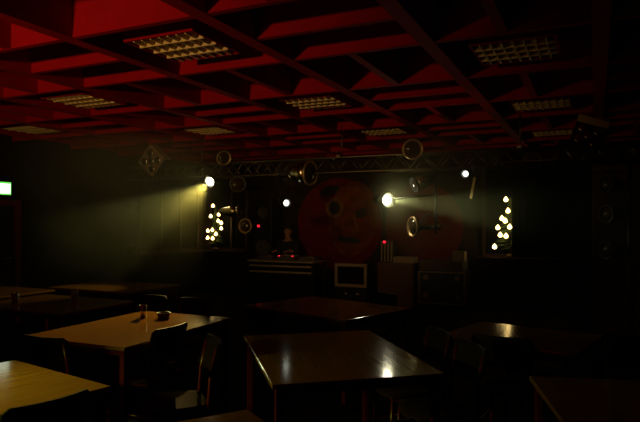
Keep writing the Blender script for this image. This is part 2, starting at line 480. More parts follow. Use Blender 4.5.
chair(-1.27, 5.98, (-0.40, -0.915), 'dark chair behind the orange lit table at its right far corner')
chair(2.10, 3.98, (0.155, -0.988), 'red brown backed chair at the right edge, behind the dark corner table')
chair(1.875, 4.945, (-0.61, -0.79), 'chair on the far side of the small square table')
chair(0.67, 6.39, (-0.69, -0.724), 'chair on the far side of the dull red table, before the wooden cabinet')

# ---------------------------------------------------------------- things on the tables
def beaker(p, h, r, label, m, name='beaker', cat='cup'):
    b = bm_new()
    lathe(b, [(0.0, 0.0), (r*0.8, 0.0), (r, h), (r*0.9, h), (r*0.72, 0.008), (0.0, 0.008)], 20, Matrix.Identity(4), False)
    return tag(obj(name, b, m, None, p), label, cat)
beaker(room(-1.60, 5.35, 0.75), 0.11, 0.036, 'small glass at the back of the orange lit table with a white glint', M_CHROME, 'drinking_glass', 'glass')
beaker(room(-1.40, 5.30, 0.75), 0.05, 0.06, 'low reddish bowl beside the small glass on the orange lit table', M_FRAME, 'small_bowl', 'bowl')
beaker(room(-2.72, 6.55, 0.75), 0.11, 0.04, 'pale beaker near the right end of the dim table with two beakers', M_CERAMIC)
beaker(room(-3.22, 6.25, 0.75), 0.11, 0.04, 'pale beaker near the left end of the dim table with two beakers', M_CERAMIC)

# ---------------------------------------------------------------- truss and its two stands
YT = 7.3
TZ0, TZ1, TD = 2.255, 2.475, 0.22
TXL, TXR = sx(140, YT), sx(636, YT)
tr = thing('lighting_truss', 'long metal lattice truss hanging across the room under the red ceiling', 'truss', (0, 0, 0))
for y in (YT-TD/2, YT+TD/2):
    for z in (TZ0+0.012, TZ1-0.012):
        b = bm_new(); tube(b, [(TXL-0.15, y, z), (TXR+0.1, y, z)], 0.017, 10); obj('chord', b, M_ALU, tr)
def zigzag(y0, y1, z0, z1):
    b = bm_new(); n = 44; pts = []
    x = TXL-0.12; st = (TXR-TXL+0.2)/n
    for i in range(n):
        if i % 2: tube(b, [(x+st*i, y1, z1), (x+st*(i+1), y0, z0)], 0.007, 6)
        else: tube(b, [(x+st*i, y0, z0), (x+st*(i+1), y1, z1)], 0.007, 6)
    return b
for a_ in ((YT-TD/2, YT-TD/2, TZ0+0.012, TZ1-0.012), (YT+TD/2, YT+TD/2, TZ0+0.012, TZ1-0.012), (YT-TD/2, YT+TD/2, TZ0+0.012, TZ0+0.012), (YT-TD/2, YT+TD/2, TZ1-0.012, TZ1-0.012)):
    obj('lattice', zigzag(*a_), M_ALU, tr)
for x in (TXL+1.2, (TXL+TXR)/2, TXR-1.2):
    b = bm_new(); tube(b, [(x, YT, TZ1-0.02), (x, YT, H+0.01)], 0.008, 8)
    box(b, (x, YT, TZ1+0.005), (0.05, TD+0.05, 0.03)); obj('hanger', b, M_ALU, tr)
def stand(x, y, label):
    t = thing('lighting_stand', label, 'stand', (x, y, 0), 0, 'black poles carrying the truss')
    b = bm_new(); tube(b, [(0, 0, 0.02), (0, 0, TZ0-0.008)], 0.026, 12); obj('pole', b, M_BLACK, t)
    b = bm_new(); box(b, (0, 0, 0.0125), (0.5, 0.5, 0.025), None, 0.006); obj('base_plate', b, M_BLACK, t)
    b = bm_new(); box(b, (0, 0, TZ0-0.012), (0.10, 0.26, 0.014)); obj('head_plate', b, M_BLACK, t)
    return t
stand(TXL, YT, 'black pole under the left end of the truss, below the tilted effect light')
stand(sx(630, YT), YT, 'black pole at the right edge of the frame carrying three dark spotlights')
def drop(x, z0, label):
    t = thing('drop_pipe', label, 'pipe', (x, YT, z0), 0, 'short pipes dropped from the truss')
    b = bm_new(); tube(b, [(0, 0, 0), (0, 0, TZ0-0.005-z0)], 0.016, 10); obj('pipe', b, M_BLACK, t)
    b = bm_new(); box(b, (0, 0, TZ0-z0-0.01), (0.06, TD+0.06, 0.018)); obj('clamp', b, M_BLACK, t)
    return t
XD1, XD2, XD3 = sx(247, YT)+0.02, sx(428, YT)+0.10, sx(284, YT)-0.05
drop(XD1, 1.46, 'thin black pipe dropped from the truss at the left, among the dark ring spotlights')
drop(XD2, 1.46, 'thin black pipe dropped from the truss beside the brightest lamp')
drop(XD3, 1.80, 'thin black pipe dropped from the truss to the small cool lamp before the person')

# ---------------------------------------------------------------- spotlights
def spotlight(c, d, label, r=0.105, L=0.30, body=M_BLACK, rim=M_CHROME, lens=None, hook=None, lr=None, name='spotlight', barn=False, group='stage spotlights', slim=False):
    """c: middle of the front rim; d: the way it shines; hook: the point it hangs from"""
    d = Vector(d).normalized(); c = Vector(c)
    t = thing(name, label, 'spotlight', c, 0, group)
    M = aim((0, 0, 0), d)
    b = bm_new()
    if slim: lathe(b, [(0.0, -L), (r*0.30, -L), (r*0.36, -L+0.012), (r*0.36, -L+0.04), (r*0.27, -L+0.05), (r*0.27, -L*0.36), (r*0.45, -L*0.24), (r*0.92, -0.03), (r*0.90, -0.012), (r*0.80, -0.04), (0.0, -0.07)], 28, M, False)
    else: lathe(b, [(0.0, -L), (r*0.32, -L), (r*0.40, -L+0.01), (r*0.62, -L*0.78), (r*0.78, -L*0.60), (r*0.80, -L*0.5), (r*0.92, -L*0.45), (r*0.92, -0.012), (r*0.90, -0.012), (r*0.86, -0.06), (0.0, -0.065)], 28, M, False)
    obj('housing', b, body, t)
    b = bm_new()
    lathe(b, [(r*0.80, -0.02), (r*0.90, 0.002), (r, 0.004), (r*1.03, -0.004), (r*1.03, -0.022), (r*0.95, -0.028), (r*0.80, -0.02)], 32, M, False)
    obj('rim', b, rim, t)
    q = (lr or r*0.80)
    b = bm_new(); lathe(b, [(q, -0.024), (q*0.92, -0.012), (q*0.7, 0.002), (q*0.4, 0.012), (0.0, 0.016)], 28, M, False); obj('lens', b, lens or M_LENS, t)
    # yoke: a flat fork to the hanging point
    if hook is not None:
        hk = Vector(hook) - c
        mid = d*(-L*0.42)
        up = (hk-mid)
        side = d.cross(up)
        if side.length < 1e-3: side = d.cross(Vector((1, 0, 0)))
        side.normalize()
        upn = up.normalized()
        k = r*1.10
        b = bm_new()
        e = mid + upn*(k+0.03) if up.length > k+0.05 else mid + up*0.8
        tube(b, [mid+side*r*0.90, mid+side*k, e+side*k, e-side*k, mid-side*k, mid-side*r*0.90], 0.007, 6)
        obj('yoke', b, M_BLACK, t)
        b = bm_new(); tube(b, [e, hk], 0.009, 8); lathe(b, [(0.028, -0.02), (0.028, 0.02)], 12, aim(hk, (0, 1, 0))); obj('clamp', b, M_BLACK, t)
    if barn:
        b = bm_new()
        s = d.cross(Vector((0, 0, 1))).normalized(); u = s.cross(d)
        R = Matrix((s, d, u)).transposed()
        box(b, -s*(r*1.05+0.06) + d*0.08 + u*(-0.16), (0.03, 0.008, 0.26), R @ Matrix.Rotation(-0.28, 3, 'Y'))
        obj('barn_door', b, M_GRID, t)
    return t
def P(px, py, Y=YT): return Vector((sx(px, Y), Y, sz(px, py, Y)))
def view(px, side=0.0, down=0.0):
    """from a point towards the viewer, turned sideways (to the viewer's right) and down"""
    t = (px-320)/F
    f = rdir(-t, -1.0); s = rdir(1, 0)
    return (f + s*side + Vector((0, 0, -down))).normalized()
yn = YT-0.20
# lit ones
cA = P(209, 182, yn)
aimA = (rdir(-0.80, -0.58)*0.988 + Vector((0, 0, -0.58)))*3.0
spotlight(cA, (aimA.normalized()*0.8 + view(209)*0.6), 'lit spotlight at the left throwing a wide hazy beam down to the left', 0.09, 0.26, M_BLACK, M_BLACK, E_A, (cA.x+0.05, YT-0.11, TZ0), lr=0.062)
cB = P(388, 200, yn)
aimB = rdir(2.0, -1.35)*1.0 + Vector((0, 0, -0.10))
spotlight(cB, aimB.normalized()*0.9 + view(388)*0.6, 'brightest lit spotlight in the middle, glowing white before the painted face', 0.095, 0.28, M_BLACK, M_BLACK, E_B, (XD2, YT-0.02, cB.z+0.06), lr=0.060)
cC = P(287, 203, yn)
spotlight(cC, view(287, 0.55, 0.1), 'small lit cool white spotlight above the seated person', 0.06, 0.18, M_BLACK, M_BLACK, E_C, (XD3, YT-0.02, cC.z+0.04), lr=0.042)
cD = P(465, 174, yn)
spotlight(cD, view(465, -0.5, 0.25), 'small lit white spotlight under the truss with a pale slanted flap', 0.055, 0.18, M_BLACK, M_BLACK, E_C, (cD.x+0.08, YT-0.11, TZ0), lr=0.036, barn=True)
# unlit ones round the left pipe
p = P(224, 158, yn-0.02); spotlight(p, view(224, 0.35, 0.3), 'unlit ring rimmed spotlight above the truss, right over the left lit spotlight', 0.105, 0.26, M_BLACK, M_RIM, None, (p.x+0.05, YT-0.11, TZ1))
p = P(238, 184, yn); spotlight(p, view(238, 0.1, 0.0), 'unlit spotlight with a dull ring, just right of the left lit spotlight', 0.115, 0.26, M_BLACK, M_GREY, None, (XD1-0.03, YT-0.02, p.z+0.05))
p = P(240, 211, yn); spotlight(p, view(240, 2.6, 0.0), 'unlit chrome spotlight lying level at the left pipe, beside the left lit tree', 0.085, 0.34, M_CHROME, M_CHROME, None, (XD1, YT-0.02, p.z+0.10))
p = P(245, 226, yn); spotlight(p, view(245, -0.55, 0.0), 'unlit spotlight showing a C shaped rim at the bottom of the left pipe', 0.105, 0.26, M_BLACK, M_RIM, None, (XD1, YT-0.02, p.z+0.05))
p = P(311, 173, yn); spotlight(p, view(311, 1.5, 0.15), 'large unlit chrome spotlight under the truss, above the red mural', 0.165, 0.36, M_CHROME, M_RIM, None, (p.x, YT-0.11, TZ0))
# unlit ones round the middle pipe
p = P(413, 149, yn-0.02); spotlight(p, view(413, 0.15, 0.1), 'unlit spotlight with an orange glowing ring, above the truss in the middle', 0.125, 0.26, M_BLACK, M_RIM, None, (p.x+0.04, YT-0.11, TZ1))
p = P(414, 185, yn); spotlight(p, view(414, -3.0, 1.35), 'unlit chrome spotlight with a bright streak, up and right of the brightest lamp', 0.095, 0.34, M_CHROME, M_BLACK, None, (XD2-0.02, YT-0.02, p.z+0.16))
p = P(412, 227, yn); spotlight(p, view(412, -2.4, 0.0), 'unlit chrome spotlight lying level, its ring facing left, under the brightest lamp', 0.125, 0.40, M_CHROME, M_RIM, None, (XD2, YT-0.02, p.z+0.15), slim=True)
# three dark ones on the right pole
xp = sx(630, YT)
for py, w in ((184, 'topmost'), (214, 'middle'), (250, 'lowest')):
    p = P(606, py, YT-0.05); spotlight(p, view(606, -2.0, 0.0), w + ' of three dark spotlights on the pole at the right edge', 0.10, 0.26, M_BLACK, M_BLACK, None, (xp, YT-0.02, p.z+0.02), group='dark spotlights on the right pole')
for py, w in ((178, 'upper'), (203, 'middle'), (250, 'lower')):
    p = P(128, py, YT-0.05); spotlight(p, view(128, -0.7, 0.1), w + ' dark spotlight on the pole under the left end of the truss', 0.085, 0.24, M_BLACK, M_BLACK, None, (TXL, YT-0.02, p.z+0.02), group='dark spotlights on the left pole')

# effect lights: boxes with several small lenses
def effect_light(c, roll, yaw, tilt, s, label, hook, face):
    t = thing('effect_light', label, 'effect light', c, 0, 'boxy effect lights on the truss')
    R = (Matrix.Rotation(yaw, 3, 'Z') @ Matrix.Rotation(tilt, 3, 'X') @ Matrix.Rotation(roll, 3, 'Y'))
    b = bm_new(); box(b, R @ Vector((0, 0.10, 0)), (s*0.94, 0.20, s*0.94), R, 0.01); obj('housing', b, M_BLACK, t)
    b = bm_new(); box(b, R @ Vector((0, -0.006, 0)), (s, 0.012, s), R, 0.004); obj('front_plate', b, face, t)
    b = bm_new(); box(b, R @ Vector((0, 0.08, s*0.5+0.006)), (s, 0.18, 0.012), R, 0.004); obj('top_plate', b, M_GRID, t)
    lip = face is M_BLACK
    if lip:
        b = bm_new(); box(b, R @ Vector((0, -0.018, s*0.38)), (s, 0.012, s*0.24), R, 0.003); obj('front_lip', b, M_GRID, t)
    for u, v in ((-0.25, -0.32), (0.25, -0.32), (-0.25, 0.10), (0.25, 0.10), (0, -0.11)) if lip else ((-0.25, -0.25), (0.25, -0.25), (-0.25, 0.25), (0.25, 0.25), (0, 0)):
        M = Matrix.Translation(R @ Vector((u*s, -0.013, v*s))) @ (R @ Matrix.Rotation(PI/2, 3, 'X')).to_4x4()
        b = bm_new(); lathe(b, [(0.055*s/0.33, 0.0), (0.05*s/0.33, 0.012), (0.035*s/0.33, 0.008), (0.0, 0.022)], 20, M, False); obj('lens', b, M_CHROME, t)
    h = Vector(hook) - Vector(c)
    b = bm_new(); tube(b, [R @ Vector((0, 0.12, 0)), h], 0.010, 8); lathe(b, [(0.026, -0.02), (0.026, 0.02)], 12, aim(h, (0, 1, 0))); obj('bracket', b, M_BLACK, t)
c = P(151, 161, YT-0.30); effect_light(c, math.radians(42), YAW*0.2, 0.1, 0.34, 'tilted square effect light with round lenses at the left end of the truss', (c.x, YT-0.11, TZ1-0.012), M_PLATE)
c = P(590, 132, YT-0.30); effect_light(c, math.radians(20), YAW*0.4, -0.25, 0.32, 'tilted square effect light with a pale top plate at the right end of the truss', (c.x, YT-0.11, TZ1-0.012), M_BLACK)

# ---------------------------------------------------------------- lit little trees on the window sills
def tree(x, y, z, hgt, rad, axis_px, bulbs, label, br):
    t = thing('christmas_tree', label, 'christmas tree', (x, y, z), 0, 'small lit trees on the sills')
    b = bm_new(); lathe(b, [(0.0, 0.0), (0.10, 0.0), (0.10, 0.015), (0.03, 0.05), (0.0, 0.05)], 18, None, False); obj('base', b, M_BARK, t)
    b = bm_new(); tube(b, [(0, 0, 0.04), (0, 0, hgt*0.97)], [0.016, 0.005], 8); obj('trunk', b, M_BARK, t)
    b = bm_new(); rnd = random.Random(int(axis_px))
    for i in range(230):
        v = rnd.random()**0.8; zz = hgt*(0.14 + 0.84*v); rr = rad*(1-v)*0.9 + 0.02
        a = rnd.random()*2*PI
        d = Vector((math.cos(a), math.sin(a)*0.6, -0.18))
        p0 = Vector((0, 0, zz)); p1 = p0 + d*rr
        tube(b, [p0, p0+d*rr*0.5, p1], [0.007, 0.010, 0.003], 4)
    obj('foliage', b, M_GREEN, t)
    for px, py in bulbs:
        bx = sx(px, y) - x; bz = sz(px, py, y-0.05) - z
        v = min(1, max(0, bz/hgt)); dep = max(0.03, (rad*(1.05-v))**2 - bx*bx)**0.5*0.6 if (rad*(1.05-v))**2 > bx*bx else 0.03
        b = bm_new(); lathe(b, [(0.0, -br), (br*0.7, -br*0.7), (br, -br*0.1), (br*0.7, br*0.6), (br*0.2, br*1.2), (0.0, br*1.4)], 12, Matrix.Translation((bx, -dep, bz)), False)
        obj('bulb', b, E_BULB, t)
YS = YB-0.18
tree(sx(215.6, YS), YS, SILL+0.02, 1.0, 0.24, 215.6, [(215.6, 206), (219.4, 214.6), (213.4, 216.3), (219, 221), (222, 223), (222, 228.4), (215, 230), (208.7, 231), (218.5, 234), (208.5, 238), (215.6, 238.4)],
     'small lit tree on the left sill, all eleven bulbs in sight', 0.040)
tree(sx(510.5, YS), YS, SILL+0.02, 1.12, 0.36, 510.5, [(506.2, 199.5), (508.8, 211), (502.8, 218.5), (506, 221), (498, 227.7), (510.5, 227), (501, 235), (507, 236), (495.3, 246.7)],
     'lit tree on the right sill, half hidden by the black curtain', 0.044)

# ---------------------------------------------------------------- the music corner
# desk
YD = 10.12
dx0, dx1 = sx(247, YD), sx(313, YD)
dk = thing('music_desk', 'long desk with pale rails holding music decks before the seated person', 'desk', ((dx0+dx1)/2, YD+0.32, 0))
w = dx1-dx0
b = bm_new(); box(b, (0, 0, 0.825), (w, 0.64, 0.03), None, 0.004); obj('desktop', b, M_PALE, dk)
for z in (0.735, 0.62):
    b = bm_new(); box(b, (0.0, -0.29, z), (w*0.94, 0.03, 0.035), None, 0.004); obj('rail', b, M_PALE, dk)
b = bm_new(); box(b, (0, -0.265, 0.42), (w*0.94, 0.015, 0.78)); obj('front_cloth', b, M_CLOTH, dk)
for s in (-1, 1):
    for q in (-1, 1):
        b = bm_new(); box(b, (s*(w/2-0.03), q*0.285, 0.405), (0.035, 0.035, 0.81)); obj('leg', b, M_BLACK, dk)
def deck(x, label):
    t = thing('music_deck', label, 'music player', (x, YD+0.33, 0.84), 0, 'music decks on the desk')
    b = bm_new(); box(b, (0, 0, 0.035), (0.34, 0.34, 0.07), None, 0.008); obj('case', b, M_GREY, t)
    b = bm_new(); lathe(b, [(0.12, 0.07), (0.12, 0.082), (0.115, 0.085), (0.02, 0.085), (0.0, 0.088)], 28, Matrix.Translation((0, 0.03, 0)), False); obj('platter', b, M_ALU, t)
    b = bm_new()
    for i in range(4): box(b, (-0.12+0.08*i, -0.13, 0.073), (0.04, 0.02, 0.008))
    obj('buttons', b, M_PALE, t)
xdj = sx(290, 11.15)
deck((dx0+dx1)/2-0.42, 'flat grey music player at the left end of the long desk')
deck((dx0+dx1)/2+0.52, 'flat grey music player at the right end of the long desk')
mxr = thing('audio_mixer', 'sloped grey mixing console between the two music players', 'mixer', ((dx0+dx1)/2+0.05, YD+0.33, 0.84))
b = bm_new(); box(b, (0, 0, 0.04), (0.36, 0.36, 0.08), None, 0.008); obj('case', b, M_GREY, mxr)
b = bm_new()
for i in range(6):
    for j in range(4):
        lathe(b, [(0.012, 0.08), (0.010, 0.10)], 8, Matrix.Translation((-0.13+0.052*i, 0.12-0.06*j, 0)))
obj('knobs', b, M_PALE, mxr)
for i in (-1, 1):
    b = bm_new(); lathe(b, [(0.02, 0.08), (0.02, 0.095), (0.0, 0.10)], 10, Matrix.Translation((i*0.15, -0.15, 0)), False); obj('indicator_light', b, E_RED, mxr)
# loudspeaker tower with red indicator
YP = 10.9
lx = sx(265, YP)
ls = thing('loudspeaker', 'tall black loudspeaker tower with a red indicator, left of the seated person', 'loudspeaker', (lx-0.07, YP+0.24, 0))
b = bm_new(); box(b, (0, 0, 1.06), (0.44, 0.44, 2.10), None, 0.012); obj('cabinet', b, M_BLACK, ls)
b = bm_new(); box(b, (0, 0, 0.008), (0.40, 0.40, 0.015)); obj('foot_plate', b, M_BLACK, ls)
for z, r in ((0.55, 0.17), (1.05, 0.17), (1.80, 0.12)):
    b = bm_new(); lathe(b, [(r, 0.0), (r*1.02, 0.008), (r*0.9, 0.012), (r*0.75, 0.0), (r*0.3, -0.001), (0.0, 0.012)], 28, aim((0, -0.221, z), (0, -1, 0)), False); obj('driver', b, M_GREY, ls)
b = bm_new(); box(b, (-0.10, -0.226, sz(260, 226, YP)), (0.055, 0.012, 0.05), None, 0.004); obj('indicator_light', b, E_RED, ls)
# television on a low case
YV = 10.6
tx0, tx1 = sx(335, YV), sx(367, YV); tz0, tz1 = sz(350, 287, YV), sz(350, 263.5, YV)
tw = tx1-tx0; th = tz1-tz0
cs = thing('low_case', 'low black case under the television', 'case', ((tx0+tx1)/2, YV+0.25, 0))
b = bm_new(); box(b, (0, 0, tz0/2), (tw*0.95, 0.46, tz0), None, 0.01); obj('case', b, M_BLACK, cs)
for s in (-1, 1):
    b = bm_new(); lathe(b, [(0.05, 0), (0.05, 0.01), (0.03, 0.014), (0.0, 0.016)], 16, aim((s*0.12, -0.23, tz0*0.55), (0, -1, 0)), False); obj('knob', b, M_CHROME, cs)
tv = thing('television', 'television with a pale frame and dark screen below the painted face', 'television', ((tx0+tx1)/2, YV+0.25, tz0))
b = bm_new()
for s in (-1, 1):
    box(b, (s*(tw/2-0.03), -0.24, th/2), (0.06, 0.06, th), None, 0.008); box(b, (0, -0.24, th/2+s*(th/2-0.03)), (tw-0.12, 0.06, 0.06), None, 0.006)
obj('bezel', b, M_PALE, tv)
b = bm_new(); box(b, (0, -0.226, th/2), (tw-0.12, 0.02, th-0.12)); obj('screen', b, M_SCREEN, tv)
b = bm_new(); box(b, (0, -0.08, th/2), (tw*0.96, 0.27, th*0.96), None, 0.02); box(b, (0, 0.12, th*0.46), (tw*0.7, 0.2, th*0.7), None, 0.03); obj('back_shell', b, M_GREY, tv)
# brown cabinet
YK = 10.7
kx0, kx1 = sx(377, YK), sx(413, YK); kz = sz(395, 263, YK)
kb = thing('wooden_cabinet', 'plain brown wooden cabinet right of the television', 'cabinet', ((kx0+kx1)/2, YK+0.25, 0))
kw = kx1-kx0
b = bm_new(); box(b, (0, 0.01, kz/2), (kw, 0.48, kz), None, 0.008); obj('body', b, M_BROWN, kb)
b = bm_new(); box(b, (0, -0.24, kz/2), (kw-0.06, 0.02, kz-0.10), None, 0.004); dd = obj('door', b, M_BROWN, kb)
b = bm_new(); lathe(b, [(0.012, 0), (0.016, 0.02), (0.0, 0.026)], 12, aim((kw/2-0.09, -0.25, kz*0.55), (0, -1, 0)), False); obj('knob', b, M_CHROME, dd)
rx0 = kx0+0.005; rx1 = sx(391, YK)
rb = thing('ribbed_heater', 'upright ribbed box with a red light on top of the brown cabinet', 'ribbed box', ((rx0+rx1)/2, YK+0.2, kz))
rw = rx1-rx0; rh = 0.42
b = bm_new(); box(b, (0, 0.06, rh/2), (rw, 0.16, rh), None, 0.006); obj('case', b, M_BLACK, rb)
for i in range(4):
    b = bm_new(); box(b, (-rw*0.36+rw*0.24*i, -0.04, rh*0.48), (rw*0.10, 0.05, rh*0.90), None, 0.006); obj('rib', b, M_PALE, rb)
b = bm_new(); box(b, (-rw*0.14, -0.072, rh*0.93), (0.055, 0.012, 0.045), None, 0.004); obj('indicator_light', b, E_RED, rb)
b = bm_new(); box(b, (0, 0, 0.055), (kx1-rx1-0.02, 0.3, 0.11), None, 0.008)
tag(obj('flat_box', b, M_PALE, None, ((kx1+rx1)/2+0.005, YK+0.22, kz)), 'flat pale box on the brown cabinet, right of the ribbed box', 'box')
# flight case with metal edges
fx0, fx1 = sx(418, YK), sx(465, YK); fz = 0.70
fw = fx1-fx0
fc = thing('flight_case', 'black flight case with light metal edges, right of the brown cabinet', 'flight case', ((fx0+fx1)/2, YK+0.26, 0))
b = bm_new(); box(b, (0, 0, 0.10+(fz-0.10)/2), (fw-0.03, 0.50, fz-0.10), None, 0.006); obj('body', b, M_BLACK, fc)
b = bm_new()
for s in (-1, 1):
    box(b, (s*(fw/2-0.015), -0.255, (fz+0.10)/2), (0.03, 0.02, fz-0.10)); box(b, (0, -0.255, (fz+0.10)/2 + s*((fz-0.10)/2-0.015)), (fw-0.06, 0.02, 0.03))
obj('edge_trim', b, M_ALU, fc)
for s in (-1, 1):
    for z in (0.25, 0.58):
        b = bm_new(); box(b, (s*(fw/2-0.14), -0.262, z), (0.09, 0.02, 0.09), None, 0.006); obj('latch', b, M_ALU, fc)
    for q in (-1, 1):
        b = bm_new(); lathe(b, [(0.045, -0.015), (0.05, -0.008), (0.05, 0.008), (0.045, 0.015)], 16, aim((s*(fw/2-0.09), q*0.19, 0.05), (1, 0, 0))); obj('castor', b, M_BLACK, fc)
am = thing('amplifier', 'wide dark amplifier unit lying on the flight case', 'amplifier', ((fx0+fx1)/2-0.02, YK+0.26, fz))
b = bm_new(); box(b, (0, 0, 0.10), (fw-0.06, 0.44, 0.18), None, 0.008); obj('case', b, M_GREY, am)
b = bm_new(); box(b, (0, -0.226, 0.10), (fw-0.08, 0.012, 0.13), None, 0.003); fp = obj('front_panel', b, M_BROWN, am)
for i in range(5):
    b = bm_new(); lathe(b, [(0.022, 0), (0.018, 0.022), (0.0, 0.024)], 14, aim((-fw*0.36+fw*0.18*i, -0.232, 0.10), (0, -1, 0)), False); obj('knob', b, M_ALU, fp)
b = bm_new()
for s in (-1, 1): box(b, (s*(fw/2-0.1), 0, 0.006), (0.06, 0.3, 0.012))
obj('feet', b, M_BLACK, am)
b = bm_new(); box(b, (0, 0, 0.085), (0.22, 0.22, 0.17), None, 0.01)
tag(obj('carton', b, M_PALE, None, (fx1-0.15, YK+0.24, fz+0.19)), 'small pale carton on the right end of the amplifier', 'box')
# brown cupboard at the right
YW = 9.5
wx0 = sx(592, YW); wx1 = wx0+1.3
cb = thing('cupboard', 'tall brown wooden cupboard behind the three dark spotlights at the right', 'cupboard', ((wx0+wx1)/2, YW+0.3, 0))
b = bm_new(); box(b, (0, 0.01, 1.21), (wx1-wx0, 0.58, 2.42), None, 0.006); obj('body', b, M_BROWN, cb)
for s in (-1, 1):
    for z0, z1 in ((0.06, 1.47), (1.50, 2.37)):
        b = bm_new(); box(b, (s*(wx1-wx0)/4, -0.29, (z0+z1)/2), ((wx1-wx0)/2-0.03, 0.02, z1-z0), None, 0.004); dd = obj('door', b, M_BROWN, cb)
        b = bm_new(); lathe(b, [(0.012, 0), (0.016, 0.02), (0.0, 0.026)], 12, aim((s*0.05, -0.30, (z0+z1)/2), (0, -1, 0)), False); obj('knob', b, M_CHROME, dd)

# ---------------------------------------------------------------- the seated person
def skin_body(name, joints, edges, m, parent=None, sub=2):
    me = bpy.data.meshes.new(name)
    me.from_pydata([j[0] for j in joints], edges, [])
    o = bpy.data.objects.new(name, me); COL.objects.link(o)
    md = o.modifiers.new('skin', 'SKIN'); md.use_smooth_shade = True
    ss = o.modifiers.new('smooth', 'SUBSURF'); ss.levels = sub; ss.render_levels = sub
    if not me.skin_vertices: me.attributes.new('tmp', 'FLOAT', 'POINT')
    sv = me.skin_vertices[0].data if me.skin_vertices else None
    if sv is None: return None
    for i, j in enumerate(joints):
        r = j[1] if isinstance(j[1], tuple) else (j[1], j[1]); sv[i].radius = r
    sv[0].use_root = True
    bpy.context.view_layer.update()
    dg = bpy.context.evaluated_depsgraph_get()
    nm = bpy.data.meshes.new_from_object(o.evaluated_get(dg))
    bpy.data.objects.remove(o)
    b = bm_new(); b.from_mesh(nm); bpy.data.meshes.remove(nm)
    for f in b.faces: f.smooth = True
    return obj(name, b, m, parent)
def skin_layer(me):
    if not me.skin_vertices:
        b = bmesh.new(); b.from_mesh(me); b.verts.layers.skin.verify(); b.to_mesh(me); b.free()
def grow(name, joints, edges, m, parent, sub=2):
    b = bmesh.new(); L = b.verts.layers.skin.verify()
    vs = []
    for i, (co, r) in enumerate(joints):
        v = b.verts.new(co); r = r if isinstance(r, tuple) else (r, r)
        v[L].radius = r; v[L].use_root = (i == 0); vs.append(v)
    for a_, c_ in edges: b.edges.new((vs[a_], vs[c_]))
    me = bpy.data.meshes.new(name); b.to_mesh(me); b.free()
    o = bpy.data.objects.new(name, me); COL.objects.link(o)
    md = o.modifiers.new('skin', 'SKIN'); md.use_smooth_shade = True
    ss = o.modifiers.new('smooth', 'SUBSURF'); ss.levels = sub; ss.render_levels = sub
    bpy.context.view_layer.update()
    nm = bpy.data.meshes.new_from_object(o.evaluated_get(bpy.context.evaluated_depsgraph_get()))
    bpy.data.objects.remove(o)
    q = bm_new(); q.from_mesh(nm); bpy.data.meshes.remove(nm)
    return q
YJ = 11.10
st = thing('stool', 'black round stool under the seated person', 'stool', (xdj, YJ, 0))
b = bm_new(); lathe(b, [(0.0, 0.52), (0.16, 0.52), (0.17, 0.535), (0.17, 0.555), (0.15, 0.57), (0.0, 0.57)], 24, None, False); obj('seat', b, M_BLACK, st)
for k in range(4):
    a = PI/4 + k*PI/2
    b = bm_new(); tube(b, [(0.11*math.cos(a), 0.11*math.sin(a), 0.525), (0.18*math.cos(a), 0.18*math.sin(a), 0.0)], 0.012, 8); obj('leg', b, M_FRAME, st)
# body: joints facing -Y (towards the viewer), origin on the floor
J = [((0, 0.02, 0.68), (0.15, 0.115)), ((0, 0.00, 0.86), (0.135, 0.10)), ((0, -0.02, 1.06), (0.16, 0.105)), ((0, -0.03, 1.17), (0.12, 0.08)),
     ((0, -0.045, 1.25), (0.052, 0.052)), ((0, -0.055, 1.32), (0.066, 0.075)), ((0, -0.06, 1.40), (0.076, 0.095)), ((0, -0.05, 1.47), (0.06, 0.075)),
     # legs
     ((-0.095, -0.02, 0.655), (0.09, 0.085)), ((-0.13, -0.36, 0.60), (0.062, 0.062)), ((-0.13, -0.33, 0.32), (0.052, 0.052)), ((-0.13, -0.30, 0.09), (0.036, 0.036)), ((-0.135, -0.42, 0.035), (0.04, 0.032)),
     ((0.095, -0.02, 0.655), (0.09, 0.085)), ((0.13, -0.36, 0.60), (0.062, 0.062)), ((0.13, -0.33, 0.32), (0.052, 0.052)), ((0.13, -0.30, 0.09), (0.036, 0.036)), ((0.135, -0.42, 0.035), (0.04, 0.032)),
     # arms
     ((-0.18, -0.02, 1.14), (0.06, 0.06)), ((-0.235, -0.10, 0.96), (0.045, 0.045)), ((-0.14, -0.30, 1.00), (0.034, 0.034)), ((-0.11, -0.365, 1.005), (0.024, 0.03)),
     ((0.18, -0.02, 1.14), (0.06, 0.06)), ((0.235, -0.10, 0.96), (0.045, 0.045)), ((0.19, -0.30, 1.00), (0.034, 0.034)), ((0.175, -0.365, 1.005), (0.024, 0.03))]
E = [(0, 1), (1, 2), (2, 3), (3, 4), (4, 5), (5, 6), (6, 7), (0, 8), (8, 9), (9, 10), (10, 11), (11, 12), (0, 13), (13, 14), (14, 15), (15, 16), (16, 17), (3, 18), (18, 19), (19, 20), (20, 21), (3, 22), (22, 23), (23, 24), (24, 25)]
body = grow('person', J, E, M_SKIN, None, 2)
hands = bm_new()
